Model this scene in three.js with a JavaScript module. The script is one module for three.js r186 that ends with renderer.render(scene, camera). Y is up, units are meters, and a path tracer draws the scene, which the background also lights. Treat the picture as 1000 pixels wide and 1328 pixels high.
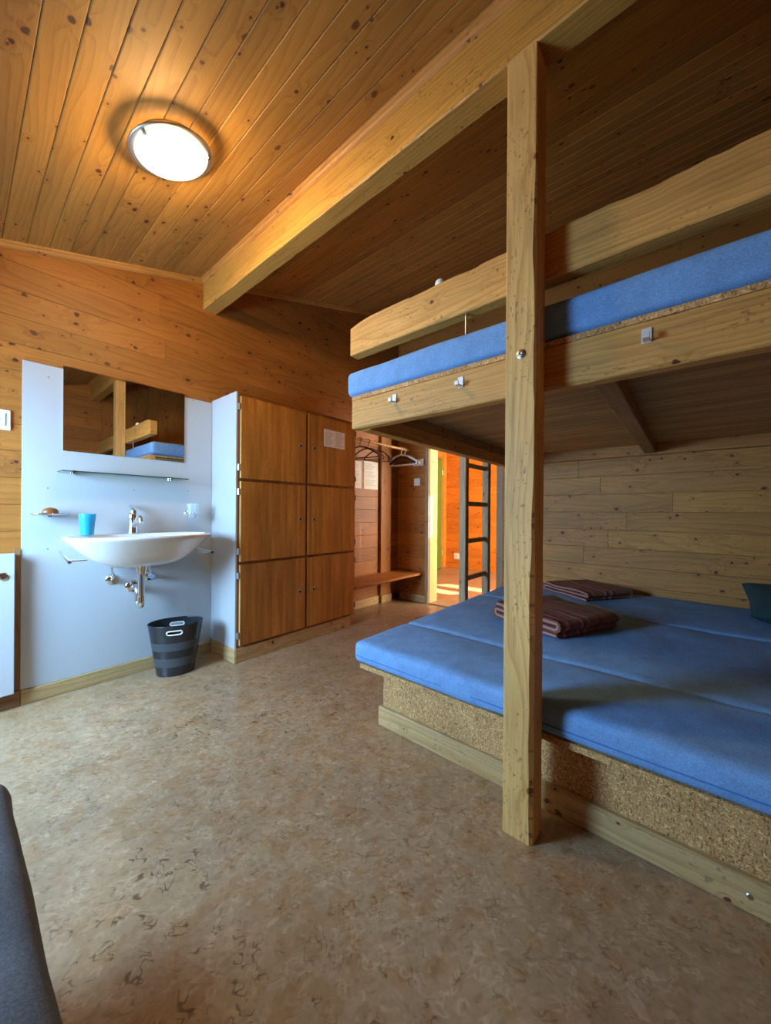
import * as THREE from 'three';
import { mergeGeometries, mergeVertices } from 'three/addons/utils/BufferGeometryUtils.js';
import { RectAreaLightUniformsLib } from 'three/addons/lights/RectAreaLightUniformsLib.js';

// ------------------------------------------------------------------ camera, sky, sun, window light, exposure
const scene = new THREE.Scene();
const renderer = new THREE.WebGLRenderer({ antialias: true });
renderer.toneMapping = THREE.LinearToneMapping;
renderer.toneMappingExposure = 1.12;
renderer.shadowMap.enabled = true;
RectAreaLightUniformsLib.init();

const EYE = new THREE.Vector3(0, 1.05, 0), YAW = THREE.MathUtils.degToRad(49.9), ROLL = THREE.MathUtils.degToRad(0.4);
const camera = new THREE.PerspectiveCamera(2 * THREE.MathUtils.radToDeg(Math.atan(664 / 469.4)), 1000 / 1328, 0.02, 100);
camera.position.copy(EYE);
camera.up.set(-Math.cos(YAW) * Math.sin(ROLL), Math.cos(ROLL), -Math.sin(YAW) * Math.sin(ROLL));
camera.lookAt(EYE.x + Math.sin(YAW), EYE.y, EYE.z - Math.cos(YAW));

scene.background = new THREE.Color().setRGB(0.75, 1.0, 1.35);      // overcast-blue sky, seen only through the openings

const sun = new THREE.DirectionalLight(new THREE.Color().setRGB(1, 0.93, 0.8), 55);
sun.position.set(16.1, 4.5, 5.1); sun.target.position.set(6.1, 0, -2.3);
sun.castShadow = true; sun.shadow.mapSize.set(2048, 2048);
Object.assign(sun.shadow.camera, { left: -8, right: 8, top: 8, bottom: -8, near: 1, far: 40 });
scene.add(sun, sun.target);

// daylight through the window in the left wall
const dayLight = new THREE.RectAreaLight(new THREE.Color().setRGB(0.385, 0.71, 1.10), 66, 0.68, 0.72);
dayLight.position.set(-0.82, 1.25, -2.13); dayLight.lookAt(3, -1.35, -2.13);
scene.add(dayLight);
// daylight through the big window at the end of the hall
const hallLight = new THREE.RectAreaLight(new THREE.Color().setRGB(1.0, 0.9, 0.74), 27, 1.9, 1.4);
hallLight.position.set(4.9, 1.45, 0.26); hallLight.lookAt(4.9, 1.3, -3);
scene.add(hallLight);

// ------------------------------------------------------------------ helpers
function rng(seed) { let s = seed >>> 0; return () => { s = (s + 0x6D2B79F5) >>> 0; let t = s; t = Math.imul(t ^ (t >>> 15), t | 1); t ^= t + Math.imul(t ^ (t >>> 7), t | 61); return ((t ^ (t >>> 14)) >>> 0) / 4294967296; }; }
const R = rng(20240);
const lerp = (a, b, t) => a + (b - a) * t, clamp = (x, a = 0, b = 1) => Math.min(b, Math.max(a, x));
const sstep = (a, b, x) => { const t = clamp((x - a) / (b - a)); return t * t * (3 - 2 * t); };
function noiseGrid(seed, n = 256) { const r = rng(seed), g = new Float32Array(n * n); for (let i = 0; i < g.length; i++) g[i] = r(); 
  // periodic value noise: px, py are the periods in cells
  return (x, y, px, py) => { const xi = Math.floor(x), yi = Math.floor(y), fx = x - xi, fy = y - yi, sx = fx * fx * (3 - 2 * fx), sy = fy * fy * (3 - 2 * fy);
    const x0 = ((xi % px) + px) % px, x1 = (x0 + 1) % px, y0 = ((yi % py) + py) % py, y1 = (y0 + 1) % py, m = n - 1;
    const a = g[((y0 & m) * n) + (x0 & m)], b = g[((y0 & m) * n) + (x1 & m)], c = g[((y1 & m) * n) + (x0 & m)], d = g[((y1 & m) * n) + (x1 & m)];
    return (a + (b - a) * sx) * (1 - sy) + (c + (d - c) * sx) * sy; }; }
function makeTexture(w, h, sizeU, sizeV, fn, srgb = true) {
  const d = new Uint8Array(w * h * 4), c = [0, 0, 0];
  for (let j = 0; j < h; j++) for (let i = 0; i < w; i++) { fn(i / w, j / h, c); const o = (j * w + i) * 4; d[o] = clamp(c[0]) * 255; d[o + 1] = clamp(c[1]) * 255; d[o + 2] = clamp(c[2]) * 255; d[o + 3] = 255; }
  const t = new THREE.DataTexture(d, w, h); t.wrapS = t.wrapT = THREE.RepeatWrapping; t.magFilter = THREE.LinearFilter; t.minFilter = THREE.LinearMipmapLinearFilter; t.generateMipmaps = true;
  if (srgb) t.colorSpace = THREE.SRGBColorSpace;
  t.repeat.set(1 / sizeU, 1 / sizeV); t.needsUpdate = true; return t;
}
// pine: u runs along the grain (2 m), v across (0.5 m)
function pineTexture(seed, { knots = 10, contrast = 1, rings = 16, wear = 0 } = {}) {
  const n = noiseGrid(seed), r = rng(seed + 7), K = [];
  for (let k = 0; k < knots; k++) K.push([r() * 2, r() * 0.5, 0.004 + 0.008 * r() * r() + (r() < 0.2 ? 0.004 : 0), 0.75 + 0.6 * r(), r()]);
  return makeTexture(1024, 512, 2, 0.5, (u, v, c) => {
    let warp = (n(u * 3, v * 6, 3, 6) - 0.5) * 3.4 + (n(u * 9 + 40, v * 12, 9, 12) - 0.5) * 0.8, dark = 0, halo = 0;
    for (const [ku, kv, kr, asp, kt] of K) {
      let du = u * 2 - ku, dv = v * 0.5 - kv; du -= Math.round(du / 2) * 2; dv -= Math.round(dv / 0.5) * 0.5;
      if (Math.abs(du) > 0.2 || Math.abs(dv) > 0.06) continue;
      const e = Math.hypot(du / 1.25 * asp, dv), g = Math.exp(-((du / (kr * 5)) ** 2) - (dv / (kr * 2.6)) ** 2);
      warp += (dv > 0 ? 1.4 : -1.4) * g * (0.5 + kt);
      dark = Math.max(dark, (1 - sstep(kr * 0.72, kr * 1.12, e + (n(u * 200, v * 100, 200, 100) - 0.5) * kr * 0.5)) * (0.62 + 0.38 * kt));
      halo = Math.max(halo, g * 0.5);
    }
    const q = v * rings + warp, f = q - Math.floor(q), ring = Math.pow(f, 2.6) * (1 - sstep(0.93, 1, f));
    const fib = n(u * 24, v * 250, 24, 250) - 0.5, fib2 = n(u * 60, v * 128 + 9, 60, 128) - 0.5, blot = n(u * 5 + 11, v * 4, 5, 4) - 0.5;
    let t = clamp((ring * 0.62 + fib * 0.34 + fib2 * 0.16 + halo * 0.55) * contrast, -0.4, 1);
    const b = 1 + blot * 0.14 * contrast;
    c[0] = (0.93 - t * 0.17) * b; c[1] = (0.88 - t * 0.24) * b; c[2] = (0.80 - t * 0.31) * b;
    if (wear) { const w = (sstep(0.80, 0.93, n(u * 170 + 3, v * 90, 170, 90)) * sstep(0.35, 0.7, n(u * 12, v * 6, 12, 6)) * 0.8 + sstep(0.62, 0.9, n(u * 14, v * 40 + 7, 14, 40)) * 0.22) * wear; c[0] *= 1 - w * 0.4; c[1] *= 1 - w * 0.42; c[2] *= 1 - w * 0.4; }
    const kd = dark; c[0] = lerp(c[0], 0.33, kd * 0.92); c[1] = lerp(c[1], 0.2, kd * 0.94); c[2] = lerp(c[2], 0.12, kd * 0.94);
  });
}
const pineA = pineTexture(11, { knots: 44 }), pineB = pineTexture(23, { knots: 34, rings: 12 }), pineC = pineTexture(37, { knots: 52, contrast: 0.8, rings: 20 });
const timberTex = pineTexture(51, { knots: 5, rings: 22, contrast: 1.0, wear: 0.8 });
const greyPine = pineTexture(67, { knots: 44, rings: 13, contrast: 0.9, wear: 0.6 });
const plyTex = (() => { const n = noiseGrid(91); return makeTexture(1024, 512, 1.2, 0.6, (u, v, c) => {
  const a = n(u * 12, v * 200, 12, 200) - 0.5, b = n(u * 4, v * 26, 4, 26) - 0.5, g = n(u * 3, v * 7, 3, 7) - 0.5, s = n(u * 70, v * 180, 70, 180) - 0.5;
  const t = a * 0.16 + b * 0.22 + s * 0.1, m = 1 + g * 0.16; c[0] = (0.86 - t * 0.7) * m; c[1] = (0.80 - t * 0.9) * m; c[2] = (0.70 - t * 1.0) * m; }); })();
const floorTex = (() => { const n = noiseGrid(131); return makeTexture(2048, 2048, 3.2, 3.2, (u, v, c) => {
  const w1 = n(u * 24, v * 24, 24, 24) - 0.5, w2 = n(u * 24 + 31, v * 24 + 17, 24, 24) - 0.5, w3 = n(u * 80 + 5, v * 80, 80, 80) - 0.5, w4 = n(u * 80, v * 80 + 9, 80, 80) - 0.5;
  const x = u + w1 * 0.012 + w3 * 0.005, y = v + w2 * 0.012 + w4 * 0.005;
  const p = x + y, q = x - y;
  const line = (v0, w) => 1 - sstep(w * 0.4, w, Math.abs(v0 - 0.5));
  const a = n(p * 130, q * 210, 130, 210), b = n(p * 160 + 13, q * 250 + 5, 160, 250), e = n(u * 6, v * 6, 6, 6) - 0.5, g = n(u * 500, v * 500, 250, 250) - 0.5, e2 = n(u * 22 + 4, v * 22, 22, 22) - 0.5, e3 = n(u * 60 + 4, v * 60, 60, 60) - 0.5;
  const gate = sstep(0.60, 0.80, n(u * 120 + 31, v * 120 + 3, 120, 120)), gate2 = sstep(0.5, 0.8, n(u * 150 + 7, v * 150 + 60, 150, 150)), gate3 = sstep(0.62, 0.8, n(u * 9 + 7, v * 9 + 60, 9, 9));
  let r = 0.72, gg = 0.605, bl = 0.465;
  const light = (line(n(p * 190 + 7, q * 250, 190, 250), 0.16) * gate2 * 0.075) + sstep(0.5, 0.9, a) * 0.04, dk = sstep(0.55, 0.95, b) * 0.06, fleck = line(n(p * 170 + 70, q * 250 + 40, 170, 250), 0.11) * gate * (0.11 + 0.13 * gate3), tan = sstep(0.55, 0.8, n(u * 80 + 9, v * 80 + 90, 80, 80)) * 0.055;
  r += light * 0.8 - dk * 0.9 - fleck - tan * 0.4; gg += light * 0.9 - dk - fleck - tan * 0.8; bl += light - dk * 0.9 - fleck * 0.9 - tan * 1.1;
  const m = 1 + e * 0.09 + e2 * 0.07 + e3 * 0.06 + g * 0.06; c[0] = r * m; c[1] = gg * m; c[2] = bl * m; }); })();
const chipTex = (() => { const n = noiseGrid(171); return makeTexture(512, 512, 0.5, 0.5, (u, v, c) => {
  const a = n(u * 110, v * 150, 110, 150), b = n(u * 200, v * 60 + 3, 200, 60), d = n(u * 230 + 7, v * 230, 230, 230), g = n(u * 6, v * 6, 6, 6) - 0.5;
  const t = sstep(0.55, 0.95, a) * 0.2 - sstep(0.6, 0.95, b) * 0.22 - sstep(0.72, 0.9, d) * 0.3 + g * 0.1; c[0] = 0.76 + t; c[1] = 0.63 + t * 1.0; c[2] = 0.46 + t * 0.95; }); })();
const clothTex = (() => { const n = noiseGrid(211); return makeTexture(512, 512, 0.35, 0.35, (u, v, c) => {
  const a = n(u * 256, v * 128, 256, 128) - 0.5, b = n(u * 128, v * 256 + 3, 128, 256) - 0.5, g = n(u * 9, v * 9, 9, 9) - 0.5, t = 0.9 + a * 0.13 + b * 0.13 + g * 0.07; c[0] = c[1] = c[2] = t; }); })();
const woolTex = (() => { const n = noiseGrid(251); return makeTexture(512, 512, 0.4, 0.4, (u, v, c) => {
  const a = n(u * 150, v * 200, 150, 200), b = n(u * 250, v * 250, 250, 250), g = n(u * 8, v * 8, 8, 8) - 0.5, t = 0.78 + (a - 0.5) * 0.2 + g * 0.1 + sstep(0.86, 0.97, b) * 0.3; c[0] = c[1] = c[2] = t; }); })();

const hexMul = (m) => new THREE.Color().setRGB(...m);
const wood = (map, rgb, rough = 0.62, extra = {}) => new THREE.MeshStandardMaterial({ map, color: hexMul(rgb), roughness: rough, ...extra });
const plain = (rgb, rough = 0.5, extra = {}) => new THREE.MeshStandardMaterial({ color: hexMul(rgb), roughness: rough, ...extra });
const three = (rgb, rough, spread = 0.08) => [pineA, pineB, pineC].map((t, i) => wood(t, rgb.map((c) => c * (1 + (i - 1) * spread)), rough));
const M = {
  ceil: three([0.50, 0.265, 0.055], 0.68), far: three([0.46, 0.19, 0.036], 0.5), right: [greyPine, pineB, greyPine].map((t, i) => wood(t, [0.64 + i * 0.03, 0.315 + i * 0.02, 0.085], 0.6)),
  hall: three([0.74, 0.31, 0.045], 0.45, 0.05), niche: three([0.50, 0.215, 0.042], 0.5),
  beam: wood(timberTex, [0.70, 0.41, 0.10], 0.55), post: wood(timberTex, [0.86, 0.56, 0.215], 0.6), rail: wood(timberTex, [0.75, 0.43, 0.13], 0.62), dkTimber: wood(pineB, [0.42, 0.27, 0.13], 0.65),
  ladder: wood(timberTex, [0.50, 0.38, 0.25], 0.6), trim: wood(pineC, [0.58, 0.30, 0.08], 0.5), base: wood(greyPine, [0.60, 0.44, 0.23], 0.6), baseDark: wood(pineB, [0.30, 0.16, 0.07], 0.6),
  ply: [0, 1, 2].map((i) => wood(plyTex, [0.58 + i * 0.03, 0.255 + i * 0.018, 0.06], 0.36)), plyEdge: wood(plyTex, [0.85, 0.6, 0.28], 0.6), carcass: wood(plyTex, [0.42, 0.17, 0.045], 0.42), plyUnder: wood(plyTex, [0.62, 0.42, 0.2], 0.6), jamb: wood(pineC, [0.85, 0.62, 0.28], 0.5),
  floor: new THREE.MeshStandardMaterial({ map: floorTex, color: hexMul([0.67, 0.635, 0.60]), roughness: 0.34 }),
  chip: wood(chipTex, [1.0, 0.82, 0.58], 0.8), white: plain([0.48, 0.49, 0.50], 0.28), plastic: plain([0.82, 0.82, 0.8], 0.4), ceramic: new THREE.MeshPhysicalMaterial({ color: hexMul([0.84, 0.83, 0.81]), roughness: 0.16, clearcoat: 0.7, clearcoatRoughness: 0.05 }),
  chrome: plain([0.78, 0.79, 0.8], 0.12, { metalness: 1 }), steel: plain([0.62, 0.62, 0.62], 0.32, { metalness: 1 }), alu: plain([0.70, 0.70, 0.69], 0.45, { metalness: 0.35 }), mirror: plain([0.90, 0.91, 0.90], 0.01, { metalness: 1 }),
  blue: new THREE.MeshStandardMaterial({ map: clothTex, color: hexMul([0.20, 0.40, 0.73]), roughness: 0.9 }), blueSeam: plain([0.06, 0.17, 0.45], 0.9),
  black: plain([0.012, 0.012, 0.013], 0.5), blackGloss: plain([0.022, 0.022, 0.024], 0.22), blackMatte: plain([0.055, 0.055, 0.06], 0.62), paper: plain([0.78, 0.74, 0.68], 0.8),
  teal: new THREE.MeshPhysicalMaterial({ color: hexMul([0.05, 0.62, 0.80]), roughness: 0.25, transmission: 0.55, thickness: 0 }), frost: new THREE.MeshPhysicalMaterial({ color: hexMul([0.92, 0.95, 0.98]), roughness: 0.35, transmission: 0.9, thickness: 0 }),
  glass: new THREE.MeshPhysicalMaterial({ color: hexMul([0.97, 0.99, 0.98]), roughness: 0.02, transmission: 1, thickness: 0 }), shelfGlass: new THREE.MeshPhysicalMaterial({ color: hexMul([0.75, 0.95, 0.85]), roughness: 0.03, transmission: 1, thickness: 0.006, ior: 1.5, attenuationColor: hexMul([0.2, 0.7, 0.5]), attenuationDistance: 0.06 }),
  grey: new THREE.MeshStandardMaterial({ map: woolTex, color: hexMul([0.155, 0.165, 0.185]), roughness: 1 }), darkTeal: new THREE.MeshStandardMaterial({ map: clothTex, color: hexMul([0.022, 0.075, 0.085]), roughness: 0.9 }), green: plain([0.10, 0.17, 0.015], 0.45), soap: plain([0.22, 0.075, 0.02], 0.35), render: plain([0.6, 0.55, 0.48], 0.9),
};
const pick = (a) => a[Math.floor(R() * a.length) % a.length];

const used = {};
function numbered(name) { const k = used[name] = (used[name] ?? -1) + 1; return k ? name + '_' + String(k).padStart(3, '0') : name; }
function shadow(o) { o.castShadow = o.receiveShadow = true; return o; }
function part(name, geo, mat, parent, label) { const m = shadow(new THREE.Mesh(geo, mat)); m.name = name; parent.add(m); if (label) m.userData.label = label; return m; }
function thing(name, label, category, group, at = [0, 0, 0], turn = 0) { const g = new THREE.Group(); g.name = numbered(name); g.position.set(...at); g.rotation.y = turn; g.userData = { label, category }; if (group) g.userData.group = group; scene.add(g); return g; }
function struct(name, label, category) { const g = new THREE.Group(); g.name = name; g.userData = { kind: 'structure', label, category }; scene.add(g); return g; }
function structMesh(name, geo, mat, label, category) { const m = shadow(new THREE.Mesh(geo, mat)); m.name = name; m.userData = { kind: 'structure', label, category }; scene.add(m); return m; }

// box with chamfered edges; uv in metres: u along the grain axis, v across it; random offset so that no two pieces look alike
function cbox(x0, x1, y0, y1, z0, z1, b = 0.0015, grain = 'x', off = true) {
  const lo = [x0, y0, z0], hi = [x1, y1, z1], P = [], N = [], U = [], gi = 'xyz'.indexOf(grain), ou = off ? R() * 2 : 0, ov = off ? R() * 0.5 : 0;
  b = Math.min(b, (x1 - x0) / 2.01, (y1 - y0) / 2.01, (z1 - z0) / 2.01);
  const vert = (s, ext) => [0, 1, 2].map((k) => (s[k] > 0 ? hi[k] : lo[k]) - (k === ext ? 0 : s[k] * b));
  const tri = (a, bb, c, n) => { const e = [0, 1, 2].map((k) => bb[k] - a[k]), f = [0, 1, 2].map((k) => c[k] - a[k]), cr = [e[1] * f[2] - e[2] * f[1], e[2] * f[0] - e[0] * f[2], e[0] * f[1] - e[1] * f[0]];
    const list = cr[0] * n[0] + cr[1] * n[1] + cr[2] * n[2] < 0 ? [a, c, bb] : [a, bb, c], an = n.map(Math.abs);
    const fk = an[gi] > 0.9 ? -1 : [0, 1, 2].filter((k) => k !== gi).sort((p, q) => an[p] - an[q])[0];
    for (const p of list) { P.push(...p); N.push(...n);
      if (fk < 0) { const o = [0, 1, 2].filter((k) => k !== gi); U.push(p[o[0]] * 0.3 + ou, p[o[1]] + ov); } else U.push(p[gi] + ou, p[fk] + ov + (fk === 1 ? 0 : 0.13)); } };
  for (let a = 0; a < 3; a++) for (const s of [-1, 1]) { const [p, q] = [0, 1, 2].filter((k) => k !== a), n = [0, 0, 0]; n[a] = s;
    const v = [[-1, -1], [1, -1], [1, 1], [-1, 1]].map(([i, j]) => { const t = [0, 0, 0]; t[a] = s; t[p] = i; t[q] = j; return vert(t, a); }); tri(v[0], v[1], v[2], n); tri(v[0], v[2], v[3], n); }
  if (b > 0) {
    for (let a = 0; a < 3; a++) { const [p, q] = [0, 1, 2].filter((k) => k !== a); for (const i of [-1, 1]) for (const j of [-1, 1]) { const n = [0, 0, 0]; n[p] = i * Math.SQRT1_2; n[q] = j * Math.SQRT1_2;
      const s0 = [0, 0, 0], s1 = [0, 0, 0]; s0[p] = s1[p] = i; s0[q] = s1[q] = j; s0[a] = -1; s1[a] = 1;
      const A = vert(s0, p), B = vert(s1, p), C = vert(s1, q), D = vert(s0, q); tri(A, B, C, n); tri(A, C, D, n); } }
    for (const i of [-1, 1]) for (const j of [-1, 1]) for (const k of [-1, 1]) { const s = [i, j, k]; tri(vert(s, 0), vert(s, 1), vert(s, 2), [i * 0.57735, j * 0.57735, k * 0.57735]); }
  }
  const g = new THREE.BufferGeometry(); g.setAttribute('position', new THREE.Float32BufferAttribute(P, 3)); g.setAttribute('normal', new THREE.Float32BufferAttribute(N, 3)); g.setAttribute('uv', new THREE.Float32BufferAttribute(U, 2)); return g;
}
// sawn timber along an axis with uneven (waney) chamfers; amp per corner [--, +-, ++, -+] in the plane of the two other axes
function timber(x0, x1, y0, y1, z0, z1, axis, { c = 0.006, amp = [0.003, 0.003, 0.003, 0.003], seg = 60, seed = 1, freq = 9, endChamfer = 0 } = {}) {
  const lo = [x0, y0, z0], hi = [x1, y1, z1], ai = 'xyz'.indexOf(axis), [p, q] = [0, 1, 2].filter((k) => k !== ai), n = noiseGrid(seed, 64), ou = R() * 2, ov = R() * 0.5;
  const ring = (i) => { const t = i / seg, a = lerp(lo[ai], hi[ai], t), L = (hi[ai] - lo[ai]), pts = [];
    const k = (m) => { const e = n(t * L * freq + m * 17, m * 3.3, 256, 64), f = n(t * L * freq * 3 + m * 31, 20 + m, 256, 64); return c + amp[m] * Math.max(0, (e - 0.45) * 2 + (f - 0.5) * 0.7); };
    const endc = endChamfer * Math.max(0, 1 - t * L / 0.16) ** 2;
    const c0 = k(0), c1 = k(1), c2 = k(2), c3 = k(3), P0 = lo[p], P1 = hi[p], Q0 = lo[q], Q1 = hi[q] - endc;
    for (const [u, v] of [[P0 + c0, Q0], [P1 - c1, Q0], [P1, Q0 + c1], [P1, Q1 - c2], [P1 - c2, Q1], [P0 + c3, Q1], [P0, Q1 - c3], [P0, Q0 + c0]]) { const s = [0, 0, 0]; s[ai] = a; s[p] = u; s[q] = v; pts.push(s); }
    return pts; };
  const rings = []; for (let i = 0; i <= seg; i++) rings.push(ring(i));
  const P = [], U = [], I = []; let per = 0; const ctr = [0, 1, 2].map((k) => (lo[k] + hi[k]) / 2);
  for (let f = 0; f < 8; f++) { const g2 = (f + 1) % 8, w = Math.hypot(...[0, 1, 2].map((k) => rings[seg >> 1][g2][k] - rings[seg >> 1][f][k])), base = P.length / 3;
    for (let i = 0; i <= seg; i++) for (const [v, o] of [[rings[i][f], 0], [rings[i][g2], w]]) { P.push(...v); U.push(v[ai] + ou, per + o + ov); }
    for (let i = 0; i < seg; i++) { const a = base + i * 2; I.push(a, a + 1, a + 3, a, a + 3, a + 2); } per += w; }
  for (const e of [0, seg]) { const base = P.length / 3; for (const v of rings[e]) { P.push(...v); U.push(v[p] * 0.4 + ou, v[q] + ov); } for (let i = 1; i < 7; i++) e ? I.push(base, base + i + 1, base + i) : I.push(base, base + i, base + i + 1); }
  // outward winding
  for (let t = 0; t < I.length; t += 3) { const [a, b, d] = [I[t], I[t + 1], I[t + 2]].map((m) => P.slice(m * 3, m * 3 + 3)), e = [0, 1, 2].map((k) => b[k] - a[k]), f = [0, 1, 2].map((k) => d[k] - a[k]);
    const nr = [e[1] * f[2] - e[2] * f[1], e[2] * f[0] - e[0] * f[2], e[0] * f[1] - e[1] * f[0]], m = [0, 1, 2].map((k) => (a[k] + b[k] + d[k]) / 3 - ctr[k]);
    if (t < 48 * seg) m[ai] = 0; if (nr[0] * m[0] + nr[1] * m[1] + nr[2] * m[2] < 0) { const s = I[t + 1]; I[t + 1] = I[t + 2]; I[t + 2] = s; } }
  const g = new THREE.BufferGeometry(); g.setAttribute('position', new THREE.Float32BufferAttribute(P, 3)); g.setAttribute('uv', new THREE.Float32BufferAttribute(U, 2)); g.setIndex(I); g.computeVertexNormals(); return g;
}
// soft rounded cushion box with slight unevenness
function softBox(x0, x1, y0, y1, z0, z1, r, { puff = 0.004, seed = 5, step = 0.025, crown = 0 } = {}) {
  const w = x1 - x0, h = y1 - y0, d = z1 - z0, g = new THREE.BoxGeometry(w, h, d, Math.ceil(w / step), Math.max(4, Math.ceil(h / step * 1.5)), Math.ceil(d / step)), p = g.attributes.position, n = noiseGrid(seed, 64);
  const hx = w / 2 - r, hy = h / 2 - r, hz = d / 2 - r, uv = g.attributes.uv, nn = g.attributes.normal;
  for (let i = 0; i < p.count; i++) { let x = p.getX(i), y = p.getY(i), z = p.getZ(i);
    const ax = Math.abs(nn.getX(i)) > 0.5, ay = Math.abs(nn.getY(i)) > 0.5; uv.setXY(i, ax ? z : x, ay ? z : y);
    const cx = clamp(x, -hx, hx), cy = clamp(y, -hy, hy), cz = clamp(z, -hz, hz), dx = x - cx, dy = y - cy, dz = z - cz, l = Math.hypot(dx, dy, dz) || 1;
    const k = r * Math.max(Math.abs(dx), Math.abs(dy), Math.abs(dz)) / r / l;
    const m = (n(x * 7 + 30, z * 7 + y * 9 + 30, 64, 64) - 0.5) * 2 * puff;
    x = cx + dx * k; y = cy + dy * k; z = cz + dz * k;
    const cr = crown * (1 - (2 * x / w) ** 2) * (1 - (2 * z / d) ** 4);
    p.setXYZ(i, x + (dx / l) * m, y + (dy / l) * m + (y > 0 ? cr : 0), z + (dz / l) * m); }
  g.deleteAttribute('normal'); const uvs = g.attributes.uv; g.translate((x0 + x1) / 2, (y0 + y1) / 2, (z0 + z1) / 2);
  const bare = g.clone(); bare.deleteAttribute('uv'); const mv = mergeVertices(bare, 1e-5); mv.computeVertexNormals();
  // copy smooth normals back onto the vertices that keep their uv
  const map = new Map(), key = (a, i) => [0, 1, 2].map((k) => Math.round(a.getComponent(i, k) * 2e4)).join(); for (let i = 0; i < mv.attributes.position.count; i++) map.set(key(mv.attributes.position, i), i);
  const N = new Float32Array(p.count * 3); for (let i = 0; i < p.count; i++) { const j = map.get(key(g.attributes.position, i)); if (j === undefined) { N[i * 3 + 1] = 1; continue; } for (let k = 0; k < 3; k++) N[i * 3 + k] = mv.attributes.normal.getComponent(j, k); }
  g.setAttribute('normal', new THREE.BufferAttribute(N, 3)); return g;
}
const V = (x, y, z) => new THREE.Vector3(x, y, z);
const tube = (pts, r, seg = 24, rad = 8, closed = false) => new THREE.TubeGeometry(new THREE.CatmullRomCurve3(pts.map((p) => V(...p)), closed, 'centripetal'), seg, r, rad, closed);
function rod(a, b, r, rad = 12, r2 = r) { const A = V(...a), B = V(...b), d = B.clone().sub(A), g = new THREE.CylinderGeometry(r2, r, d.length(), rad); g.applyQuaternion(new THREE.Quaternion().setFromUnitVectors(V(0, 1, 0), d.clone().normalize())); const m = A.add(B).multiplyScalar(0.5); g.translate(m.x, m.y, m.z); return g; }
const lathe = (pts, seg = 32) => new THREE.LatheGeometry(pts.map(([x, y]) => new THREE.Vector2(x, y)), seg);
const join = (gs) => mergeGeometries(gs.map((g) => { const c = g.index ? g.toNonIndexed() : g.clone(); for (const k of Object.keys(c.attributes)) if (!['position', 'normal', 'uv'].includes(k)) c.deleteAttribute(k); return c; }));
// outline (x, y) extruded along z from z0 to z1
function prism(pts, z0, z1, bevel = 0) { const s = new THREE.Shape(pts.map(([x, y]) => new THREE.Vector2(x, y))), g = new THREE.ExtrudeGeometry(s, { depth: z1 - z0 - 2 * bevel, bevelEnabled: bevel > 0, bevelThickness: bevel, bevelSize: bevel, bevelOffset: -bevel, bevelSegments: 2 }); g.translate(0, 0, z0 + bevel); return g; }

// ------------------------------------------------------------------ the room
const XL = -1.0, XR = 3.5, ZF = -2.752, ZN = 0.75, SL = 0.2945, C0 = 2.402, ceilY = (x) => C0 + SL * x, ALPHA = Math.atan(SL);
// floor
structMesh('floor', cbox(XL - 0.15, XR + 0.08, -0.1, 0, ZF - 0.15, ZN + 0.15, 0, 'x', false), M.floor, 'marbled beige and brown linoleum floor of the dormitory', 'floor');
// ceiling: boards run away from the camera, the plane rises to the right
{
  const g = struct('ceiling', 'sloping ceiling of narrow knotty pine boards', 'ceiling'); g.position.set(0, C0, 0); g.rotation.z = ALPHA;
  const cs = Math.cos(ALPHA), pitch = 0.0895 / cs;
  part('deck', cbox((XL - 0.3) / cs, (XR + 0.12) / cs, 0.014, 0.16, ZF - 0.2, ZN + 0.2, 0, 'z'), M.baseDark, g);
  for (let x = 0.149 - 14 * 0.0895; x < XR; x += 0.0895) { const s = x / cs; part('board', cbox(s + 0.0009, Math.min(s + pitch - 0.0009, XR / cs), 0, 0.013, ZF, ZN, 0.0028, 'z'), pick(M.ceil), g); }
}
// far wall (behind the washbasin): backing and horizontal boards that follow the slope
function boardsH(parent, mats, axis, plane, thick, a0, a1, y0, y1, pitch, { skip = [], startAt = null, joints = true, bevel = 0.0018 } = {}) {
  // axis 'x': wall plane z = plane, boards along x ; axis 'z': wall plane x = plane, boards along z. thick is signed, away from the room
  for (let y = y0; y < y1 - 0.01; y += pitch) { const t = Math.min(y + pitch, y1); let b0 = a0; const b1 = a1;
    if (startAt) b0 = Math.max(b0, startAt(y)); if (b0 >= b1 - 0.02) continue;
    let spans = [[b0, b1]];
    for (const [s0, s1, q0, q1] of skip) if (t > q0 + 0.004 && y < q1 - 0.004) spans = spans.flatMap(([p, q]) => (s1 <= p || s0 >= q ? [[p, q]] : [[p, s0], [s1, q]].filter(([m, n]) => n - m > 0.01)));
    const cuts = []; for (const [p, q] of spans) { if (joints && q - p > 1.4 && R() < 0.55) { const c = lerp(p, q, 0.25 + 0.5 * R()); cuts.push([p, c], [c, q]); } else cuts.push([p, q]); }
    for (const [p, q] of cuts) { const e = 0.0006, lo = Math.min(plane, plane + thick), hi = Math.max(plane, plane + thick);
      part('board', axis === 'x' ? cbox(p + e / 2, q - e / 2, y + e, t - e, lo, hi, bevel, 'x') : cbox(lo, hi, y + e, t - e, p + e / 2, q - e / 2, bevel, 'z'), pick(mats), parent); } }
}
{
  const g = struct('wall_far', 'pine board wall behind the washbasin and lockers', 'wall');
  part('backing', prism([[XL - 0.15, -0.1], [XR + 0.08, -0.1], [XR + 0.08, ceilY(XR + 0.08) + 0.05], [XL - 0.15, ceilY(XL - 0.15) + 0.05]], ZF - 0.15, ZF - 0.016), M.baseDark, g);
  boardsH(g, M.far, 'x', ZF, -0.016, XL, XR, 0.075, 3.5, 0.143, { startAt: (y) => (y - C0) / SL });
}
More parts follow.
